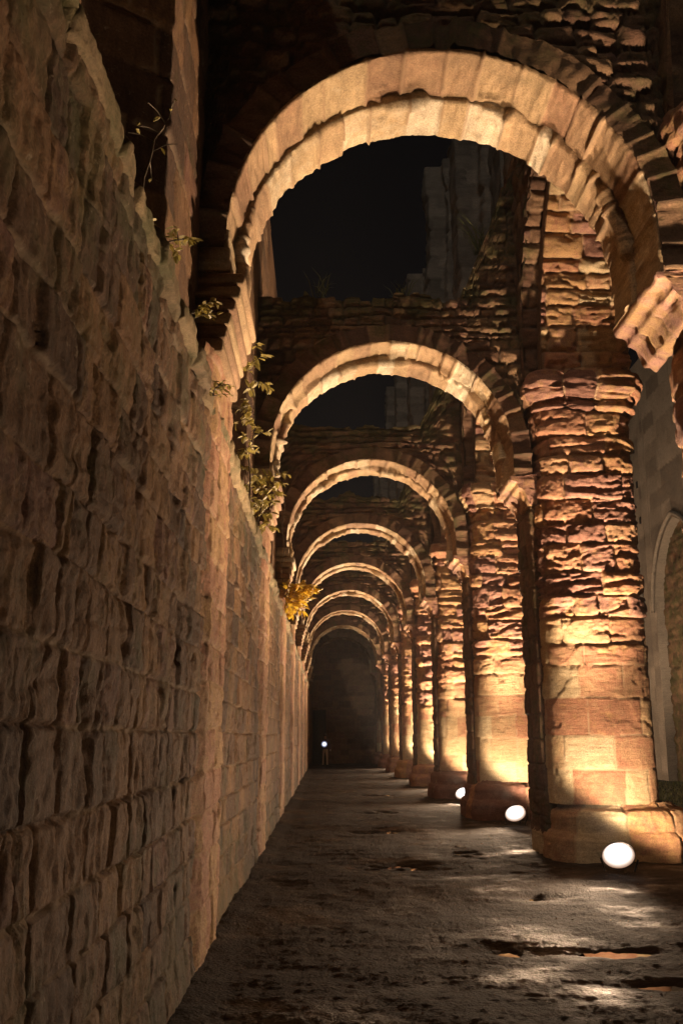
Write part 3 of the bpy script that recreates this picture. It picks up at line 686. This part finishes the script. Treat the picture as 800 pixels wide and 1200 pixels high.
# ------------------------------------------------------------------ opposite side of the nave
ow = thing('opposite_nave_wall', 'smooth pale ashlar wall with pointed arch beyond the nave, right of the largest pier', 'wall', (13, 30, 0))
XO = 13.0
for k in range(1, NB+3):
    ya, yb = yk(k)+1.2-3.4, yk(k+1)+1.2-3.4; yc = (ya+yb)/2; hf = 2.5; Rr = hf*1.36; sp_ = 6.4
    ysp = np.linspace(ya, yb, 60); dd = np.minimum(np.abs(ysp-yc), hf); low = sp_+np.sqrt(np.maximum(Rr**2-(dd+Rr-hf)**2, 0)); low = np.where(np.abs(ysp-yc) >= hf, 0, low)
    w = np.linspace(0, 1, 90); Yg, Wg = np.meshgrid(ysp, w, indexing='ij'); Zg = low[:, None]+(17-low)[:, None]*Wg
    hh, tt, mm = masonry(Yg, Zg, 540, (.6, .75), (.9, 1.7), groove=.01, gw=.02, prot=.006, tilt=.006, warp=.004, rough=.003)
    mb = MB(); mb.grid(np.stack([XO-hh, Yg, Zg], -1), cols(tt, mm*.5)); mb.grid(np.stack([XO+1.4+hh, Yg, Zg], -1), cols(tt, mm*.5), flip=True); mb.build('ashlar_face', M_UPPER, ow)
    py, pz = pointed(yc, hf, Rr, 40); q = np.linspace(0, 1, 6)
    P = np.stack([XO-.01+1.42*np.broadcast_to(q, (len(py), 6)), np.broadcast_to(py[:, None], (len(py), 6)), sp_+np.broadcast_to(pz[:, None], (len(py), 6))], -1)
    mb = MB(); mb.grid(P)
    for s_ in (-1, 1):
        mb.poly([(XO-.01, yc+s_*hf, 0), (XO+1.41, yc+s_*hf, 0), (XO+1.41, yc+s_*hf, sp_), (XO-.01, yc+s_*hf, sp_)], [[0, 1, 2, 3]])
    mb.build('arch_soffit', M_UPPER, ow)
    Yr, Zr = np.meshgrid(np.linspace(yc-hf-.05, yc+hf+.05, 70), np.linspace(0, sp_+4, 120), indexing='ij')
    hr, tr, mr_ = masonry(Yr, Zr, 545+k, (.2, .4), (.3, .8), groove=.03, gw=.02, prot=.03, tilt=.03, ero=.06)
    mb = MB(); mb.grid(np.stack([XO+.3-hr, Yr, Zr], -1), cols(tr, mr_*.5, .4+0*tr)); mb.build('dark_infill', M_RUB, ow)  # added dark infill, standing in for the shade inside the arch
    mb = MB()
    py2, pz2 = pointed(yc, hf+.16, Rr+.16, 40)
    for i in range(len(py)-1): pass
    pts = [(XO-.07, a, sp_+b_) for a, b_ in zip(py2, pz2)]; mb.tube(pts, .075, 8); mb.build('arch_moulding', M_UPPER, ow)
    for j in range(4):
        mb = MB(); zz = 10.2+1.55*j
        mb.box((XO-.03, ya+.2+.1*j, zz), (XO+.02, ya+.36+.1*j, zz+.28), .01, .0, 0.0, seed=j); mb.build('putlog_hole', M_METAL, ow)

# ------------------------------------------------------------------ far end wall with doorway
ew = thing('end_wall', 'dark stone wall closing the far end of the aisle, with a black doorway', 'wall', (1, 61, 0))
YE = 60.45
def endpiece(x0, x1, z0, z1, seed):
    xs = np.linspace(x0, x1, max(4, int((x1-x0)/.08))); z = np.linspace(z0, z1, max(4, int((z1-z0)/.08))); Xg, Zg = np.meshgrid(xs, z, indexing='ij')
    hh, tt, mm = masonry(Xg, Zg, seed, (.3, .4), (.4, .8)); mb.grid(np.stack([Xg, YE-hh, Zg], -1), cols(tt, mm*.5))
mb = MB(); endpiece(-1.3, -.85, -.05, 3.3, 560); endpiece(.1, 5.2, -.05, 3.3, 561); endpiece(-1.3, 5.2, 3.3, 13, 562); mb.build('masonry', M_RUB, ew)
mb = MB(); mb.box((-.87, YE+.03, -.02), (-.80, YE+.7, 3.3), .01, .01); mb.box((.05, YE+.03, -.02), (.12, YE+.7, 3.3), .01, .01); mb.box((-.9, YE+.03, 3.26), (.15, YE+.7, 3.34), .01, .01); mb.build('door_frame', M_RUB, ew)
mb = MB(); mb.box((-.8, YE+.5, -.02), (.05, YE+.58, 3.26), 0, .01); mb.build('door', M_METAL, ew)

# ------------------------------------------------------------------ floodlights
lamp_names = ['ground floodlight off the right edge at the foot of the nearest pier',
  'white glaring ground floodlight lowest and farthest right, before the largest pier',
  'white glaring ground floodlight in the middle of the three bright ones',
  'white glaring ground floodlight smallest of the three, before the third pier',
  'small ground floodlight hidden at the foot of the fourth pier in view', 'small ground floodlight hidden at the foot of the fifth pier in view',
  'small ground floodlight hidden at the foot of the sixth pier in view', 'small ground floodlight lighting the yellow base of the brightest far pier']
WARM = (1.0, .69, .44)
NL = Vector((.55, -.10, .83)).normalized()
def spot(name, loc, aim, power, size, blend, rad, parent, col=WARM):
    l = bpy.data.lights.new(name, 'SPOT'); l.energy = power; l.color = col; l.spot_size = R(size); l.spot_blend = blend; l.shadow_soft_size = rad
    o = bpy.data.objects.new(name, l); COL.objects.link(o)
    o.parent = parent; o.location = Vector(loc)-Vector(BASE[parent.name])
    o.rotation_euler = (Vector(aim)-Vector(loc)).to_track_quat('-Z', 'Y').to_euler(); return o
def fixture(lx, ly, n, label, k, lz=.22):
    fl = thing('floodlight', label, 'floodlight', (lx, ly, 0), 'floodlights on the ground')
    M = Matrix.Translation((lx, ly, lz)) @ n.to_track_quat('Z', 'Y').to_matrix().to_4x4()
    mb = MB(); mb.lathe([(.05, -.07), (.12, -.065), (.17, -.035), (.20, -.01), (.206, -.008), (.206, .006), (.20, .006), (.198, 0)], 24, M); mb.build('housing', M_METAL, fl)
    mb = MB(); nr, ns = 14, 28; rr = np.linspace(1, 0, nr)
    pts = np.array([[M @ Vector((.197*a*math.cos(2*math.pi*t/(ns-1)), .197*a*math.sin(2*math.pi*t/(ns-1)), .002+.10*(1-a*a))) for a in rr] for t in range(ns)])
    mb.grid(pts, cols(np.broadcast_to(1-rr, (ns, nr)).copy(), np.zeros((ns, nr)))); mb.build('lens', M_LENS, fl)
    mb = MB(); side = n.cross(Vector((0, 0, 1))).normalized()
    c = Vector((lx, ly, lz)) - n*.06
    for s_ in (-1, 1): mb.tube([Vector((lx, ly, .015)) + side*.17*s_, c+side*.225*s_], .012, 6)
    mb.tube([Vector((lx, ly, .015)) - side*.2, Vector((lx, ly, .015))+side*.2], .014, 6)
    mb.build('bracket', M_METAL, fl)
    mb = MB(); mb.tube([(lx+.05+.28*i/7*(1+.3*math.sin(i*1.4)), ly+.05+.10*i+.05*math.sin(i*1.9+k), max(.014, .1-.05*i)+.02) for i in range(8)], .011, 6); mb.build('cable', M_METAL, fl)
    mb = MB(); mb.box((lx-.16, ly-.13, -.06), (lx+.16, ly+.13, .012), .004, .01, seed=k); mb.build('base_plate', M_METAL, fl)
    return fl
for k in range(0, 8):
    lx, ly, lz = (3.62, 3.62, 3.62, 3.54)[min(k, 3)], yk(k)-1.54, .17
    if k >= 4: lx, ly = 3.95, yk(k)-1.15
    n = Vector((-.30, -.62, .72)).normalized()
    fl = fixture(lx, ly, n, lamp_names[k], k)
    lz = .22; p = Vector((lx, ly, lz)) + n*.2; q = Vector((lx+.04, ly+.1, lz+.22))
    y = yk(k)
    spot('flood', q, q+NL, (370 if 0 < k < 4 else 560 if k else 110), 172, .25, .12, fl)
    spot('pier_beam', q, (CX+.05, y-.3, 7.4), (5000 if k < 4 else 8000), 44, 1, .20, fl)
    spot('arch_beam', p, (.75, yk(k-1)+.4, 7.2), (5000 if k else 1200), 76, .8, .07, fl)
    spot('aisle_wash', p, (XW, ly-4.8, 3.9), (1100 if k else 230), 114, 1, .12, fl)

n = Vector((.45, .25, .85)).normalized(); fl = fixture(10.2, 31.0, n, 'ground floodlight on the nave grass before the opposite wall, hidden by the largest pier', 9)
spot('wall_beam', Vector((10.2, 31.0, .26))+n*.24, (13, 36, 9.5), 1500, 100, 1, .07, fl)

# ------------------------------------------------------------------ person with a torch at the far end
def person():
    px, py = .0, 55.0
    root = thing('person', 'person in dark jacket and pale trousers standing at the far end of the aisle', 'person', (px, py, 0))
    J = {'pel': (0, 0, .95), 'sp': (0, 0, 1.15), 'ch': (0, 0, 1.36), 'nk': (0, -.01, 1.5), 'h1': (0, -.02, 1.6), 'h2': (0, -.02, 1.73),
         'ls': (-.17, 0, 1.43), 'le': (-.24, -.04, 1.17), 'lh': (-.12, -.24, 1.16), 'rs': (.17, 0, 1.43), 're': (.27, .02, 1.16), 'rh': (.30, -.04, .9), 'rt': (.30, -.06, .82),
         'lt': (-.06, -.30, 1.18), 'lhip': (-.09, 0, .92), 'lk': (-.11, -.03, .5), 'la': (-.12, .02, .09), 'lf': (-.14, -.14, .04), 'rhip': (.09, 0, .92), 'rk': (.11, -.05, .5), 'ra': (.12, 0, .09), 'rf': (.14, -.16, .04)}
    E = [('pel', 'sp'), ('sp', 'ch'), ('ch', 'nk'), ('nk', 'h1'), ('h1', 'h2'), ('ch', 'ls'), ('ls', 'le'), ('le', 'lh'), ('lh', 'lt'), ('ch', 'rs'), ('rs', 're'), ('re', 'rh'), ('rh', 'rt'),
         ('pel', 'lhip'), ('lhip', 'lk'), ('lk', 'la'), ('la', 'lf'), ('pel', 'rhip'), ('rhip', 'rk'), ('rk', 'ra'), ('ra', 'rf')]
    Rd = {'pel': .15, 'sp': .13, 'ch': .15, 'nk': .055, 'h1': .08, 'h2': .085, 'ls': .075, 'le': .05, 'lh': .035, 'lt': .03, 'rs': .075, 're': .05, 'rh': .035, 'rt': .03, 'lhip': .1, 'lk': .065, 'la': .045, 'lf': .04, 'rhip': .1, 'rk': .065, 'ra': .045, 'rf': .04}
    ks = list(J); me = bpy.data.meshes.new('body')
    me.from_pydata([Vector(J[a])+Vector((px, py, 0)) for a in ks], [(ks.index(a), ks.index(b_)) for a, b_ in E], [])
    o = bpy.data.objects.new('body', me); COL.objects.link(o)
    sk = o.modifiers.new('skin', 'SKIN'); me.skin_vertices.new() if not me.skin_vertices else None
    for i, a in enumerate(ks): me.skin_vertices[0].data[i].radius = (Rd[a], Rd[a]*.85); me.skin_vertices[0].data[i].use_root = (a == 'pel')
    o.modifiers.new('sub', 'SUBSURF').render_levels = 2
    mat, nt, b = new_mat('clothes_and_skin'); tc = N(nt, 'ShaderNodeTexCoord'); sx = N(nt, 'ShaderNodeSeparateXYZ'); nt.links.new(tc.outputs['Object'], sx.inputs[0])
    mr = N(nt, 'ShaderNodeMapRange'); mr.inputs['From Max'].default_value = 1.8; nt.links.new(sx.outputs[2], mr.inputs[0])
    r = ramp(nt, [(0, (.03, .03, .03)), (.05, (.6, .56, .52)), (.52, (.09, .07, .11)), (.83, (.4, .25, .18))], 'CONSTANT'); nt.links.new(mr.outputs[0], r.inputs[0]); nt.links.new(r.outputs[0], b.inputs['Base Color']); b.inputs['Roughness'].default_value = .8
    me.materials.append(mat); o.parent = root; o.matrix_parent_inverse = Matrix.Translation(-Vector((px, py, 0)))
    mb = MB(); mb.lathe([(.02, 1.62), (.088, 1.66), (.1, 1.72), (.085, 1.80), (.01, 1.835)], 14, Matrix.Translation((px, py+.0, 0))); mb.build('hat', simple('dark_wool', (.02, .02, .025), .9), root)
    t = thing('torch', 'small white torch shining in the hand of the distant person', 'torch', (px-.05, py-.36, 1.22))
    M = Matrix.Translation((px-.05, py-.34, 1.22)) @ Vector((0, -1, .02)).to_track_quat('Z', 'Y').to_matrix().to_4x4()
    mb = MB(); mb.lathe([(.018, -.1), (.02, 0), (.06, .04), (.172, .06), (.174, .07)], 14, M); mb.build('body', M_METAL, t)
    mb = MB(); nr, ns = 10, 20; rr = np.linspace(1, 0, nr)
    pts = np.array([[M @ Vector((.17*a*math.cos(2*math.pi*q/(ns-1)), .17*a*math.sin(2*math.pi*q/(ns-1)), .072+.03*(1-a*a))) for a in rr] for q in range(ns)])
    mb.grid(pts, cols(np.broadcast_to(1-rr, (ns, nr)).copy(), np.zeros((ns, nr)))); mb.build('lens', M_TORCH, t)
person()

# ------------------------------------------------------------------ plants on the ledge
def leaf(vs, fs, tn, p, d, up, ln, wd, tone):
    d = d.normalized(); s = d.cross(up).normalized(); u = s.cross(d).normalized(); k = len(vs)
    vs += [p, p+d*ln*.35+s*wd*.5+u*wd*.12, p+d*ln*.75+s*wd*.38, p+d*ln-u*ln*.15, p+d*ln*.75-s*wd*.38, p+d*ln*.35-s*wd*.5+u*wd*.12]
    fs += [[k, k+1, k+2, k+3], [k, k+3, k+4, k+5]]; tn += [tone]*6
def plant(name, label, base, lean, height, nb, nl, leaf_l, mat, blen, seed, zlo=.25, rad=.012, cat='plant', out=None, group=None):
    r = random.Random(seed); root = thing(name, label, cat, base, group)
    b0 = Vector(base); pts = []
    for i in range(9):
        t = i/8; pts.append(b0 + Vector(lean)*t*t + Vector((r.uniform(-1, 1), r.uniform(-1, 1), 0))*.03*height*t + Vector((0, 0, height*t)))
    mb = MB(); mb.tube(pts, [rad*(1-.8*i/8)+.0015 for i in range(9)], 6)
    vs, fs, tn = [], [], []
    for i in range(nb):
        t = zlo + (1-zlo)*i/max(1, nb-1); f = t*8; a = min(7, int(f)); p = pts[a].lerp(pts[a+1], f-a)
        w = r.uniform(0, 6.28); d = Vector((math.cos(w), math.sin(w), r.uniform(-.1, .6)))
        if out: d = d + Vector(out)
        d.normalize(); bl = blen*r.uniform(.5, 1.1)*(1.15-.7*t)
        q = [p, p+d*bl*.5+Vector((0, 0, .04*bl)), p+d*bl-Vector((0, 0, .12*bl))]
        mb.tube(q, [.004, .003, .0015], 4)
        for j in range(nl):
            u = r.uniform(.2, 1.05); pp = (q[0].lerp(q[1], u*2) if u < .5 else q[1].lerp(q[2], u*2-1))
            dd = d*.5 + Vector((r.uniform(-1, 1), r.uniform(-1, 1), r.uniform(-.9, .3)))
            leaf(vs, fs, tn, pp, dd, Vector((r.uniform(-.4, .4), r.uniform(-.4, .4), 1)), leaf_l*r.uniform(.6, 1.2), leaf_l*r.uniform(.4, .65), r.random())
    mb.build('stem', M_STEM, root)
    if vs:
        lb = MB(); lb.v.append(np.array(vs)); c = np.zeros((len(vs), 3)); c[:, 0] = tn; lb.c.append(c); lb.f.append(np.array(fs)); lb.n = len(vs); lb.build('leaves', mat, root, smooth=False)
    return root
plant('sapling', 'tall thin sapling with pale olive leaves growing on the left ledge beyond the nearest arch', (-1.0, 11.8, 4.3), (.05, 0, 0), 2.45, 32, 8, .115, M_LEAF, .42, 5, .12)
plant('shrub', 'low leafy shrub with olive leaves at the foot of the thin sapling', (-.95, 12.6, 4.3), (.25, .1, 0), .9, 22, 9, .12, M_LEAF, .5, 6, .1)
plant('shrub', 'yellow leaved bush leaning over the aisle from the left wall', (-.92, 20.6, 4.25), (.35, -.1, .1), .5, 24, 12, .19, M_YEL, .75, 8, .1, out=(.7, 0, .1))
plant('twig', 'bare pale twig sprouting above the left ledge near the top left corner', (-1.0, 4.55, 4.42), (.12, .2, 0), .75, 8, 1, .05, M_LEAF, .3, 9, .3, .007)
plant('weed', 'small green weed hanging on the left ledge below the bare twig', (-.97, 5.0, 4.36), (.12, .1, -.1), .28, 12, 5, .06, M_LEAF, .25, 10, .0, .005)
plant('weed', 'clump of green weeds on the left ledge just before the first corbel', (-.95, 5.9, 4.3), (.1, 0, -.1), .3, 16, 6, .06, M_LEAF, .25, 11, .0, .005)
plant('weed', 'tuft of weeds growing on the wall under the first left corbel', (-.88, 6.9, 4.22), (.1, 0, -.1), .2, 10, 5, .05, M_LEAF, .18, 12, .0, .005)
root = thing('vine', 'thin bare vine hanging from the second left corbel', 'vine', (-.66, 14.2, 5.2))
mb = MB(); mb.tube([(-.66+.02*math.sin(i*1.3), 14.2+.02*math.cos(i), 5.25-.13*i) for i in range(11)], .007, 5); mb.build('stem', M_STEM, root)
def tuft(label, base, n, hgt, seed, spread=.12):
    r = random.Random(seed); vs, fs, tn = [], [], []
    for i in range(n):
        p = Vector(base)+Vector((r.uniform(-1, 1)*spread, r.uniform(-1, 1)*spread, -.03)); d = Vector((r.uniform(-1, 1)*.6, r.uniform(-1, 1)*.6, 1)).normalized(); h_ = hgt*r.uniform(.5, 1.1)
        s = d.cross(Vector((0, 1, 0))).normalized()*.008; k = len(vs); q = p+d*h_*.6; e = p+d*h_+Vector((d.x, d.y, -.25))*h_*.4
        vs += [p-s, p+s, q+s*.7, q-s*.7, e]; fs += [[k, k+1, k+2, k+3], [k+3, k+2, k+4, k+4]]; tn += [r.random()]*5
    lb = MB(); lb.v.append(np.array(vs)); c = np.zeros((len(vs), 3)); c[:, 0] = tn; lb.c.append(c)
    lb.f.append(np.array([f for f in fs if len(set(f)) == 4])); lb.f.append(np.array([f[:3] for f in fs if len(set(f)) == 3])); lb.n = len(vs)
    o = lb.build('grass_tuft', M_GRASS, smooth=False); tag(o, label, 'grass tuft')
tuft('dry grass tuft on the ragged wall top right under the nearest arch', (2.55, yk(1)+.3, 9.45), 46, .75, 1)
tuft('short grass tuft on the middle of the second arch wall top', (1.2, yk(1)+.3, 8.6), 22, .4, 2)
tuft('sparse grass tuft on the left end of the second arch wall top', (-.1, yk(1)+.2, 8.6), 16, .45, 3)

# ------------------------------------------------------------------ thin haze volume, added for glow at the lamps
m = bpy.data.materials.new('added_haze'); m.use_nodes = True; nt = m.node_tree; nt.nodes.clear()
pv = nt.nodes.new('ShaderNodeVolumePrincipled'); oo = nt.nodes.new('ShaderNodeOutputMaterial'); nt.links.new(pv.outputs[0], oo.inputs['Volume'])
pv.inputs['Color'].default_value = (.85, .85, .88, 1); pv.inputs['Density'].default_value = .00032; pv.inputs['Anisotropy'].default_value = .2
mb = MB(); mb.box((-45, -45, -1.1), (60, 95, 24), 0, 0); hz = mb.build('haze', m, smooth=False); tag(hz, 'thin added haze filling the ruin, for glow around the lamps', 'haze', kind='stuff')

# ------------------------------------------------------------------ sky, moon, camera
w = bpy.data.worlds.new('World'); S.world = w; w.use_nodes = True; nt = w.node_tree
sk = nt.nodes.new('ShaderNodeTexSky'); sk.sky_type = 'NISHITA'; sk.sun_disc = False; sk.sun_elevation = R(38); sk.sun_rotation = R(-163)
bg = nt.nodes['Background']; nt.links.new(sk.outputs[0], bg.inputs[0]); bg.inputs[1].default_value = .00042
sun = bpy.data.lights.new('moon', 'SUN'); sun.energy = .26; sun.angle = R(.5); sun.color = (1, .86, .68)
so = bpy.data.objects.new('moon', sun); COL.objects.link(so)
dirv = Vector((math.sin(R(-163))*math.cos(R(38)), math.cos(R(-163))*math.cos(R(38)), math.sin(R(38))))
so.rotation_euler = dirv.to_track_quat('Z', 'Y').to_euler(); so.location = (-8, -25, 25)
cam = bpy.data.cameras.new('camera'); co = bpy.data.objects.new('camera', cam); COL.objects.link(co)
cam.sensor_fit = 'VERTICAL'; cam.sensor_height = 36; cam.lens = 33; cam.clip_end = 2000; cam.clip_start = .05
co.location = (0, 0, EYE); co.rotation_euler = (R(90+13.44), 0, -math.atan(19/1100*math.cos(R(13.44))))
S.camera = co
S.view_settings.view_transform = 'Standard'; S.view_settings.look = 'None'; S.view_settings.exposure = .28; S.view_settings.gamma = 1
S.cycles.use_adaptive_sampling = False; S.cycles.max_bounces = 6; S.cycles.diffuse_bounces = 4; S.cycles.use_denoising = True; S.cycles.denoising_prefilter = 'ACCURATE'; S.cycles.sample_clamp_indirect = 4
S.cycles.caustics_reflective = False; S.cycles.caustics_refractive = False
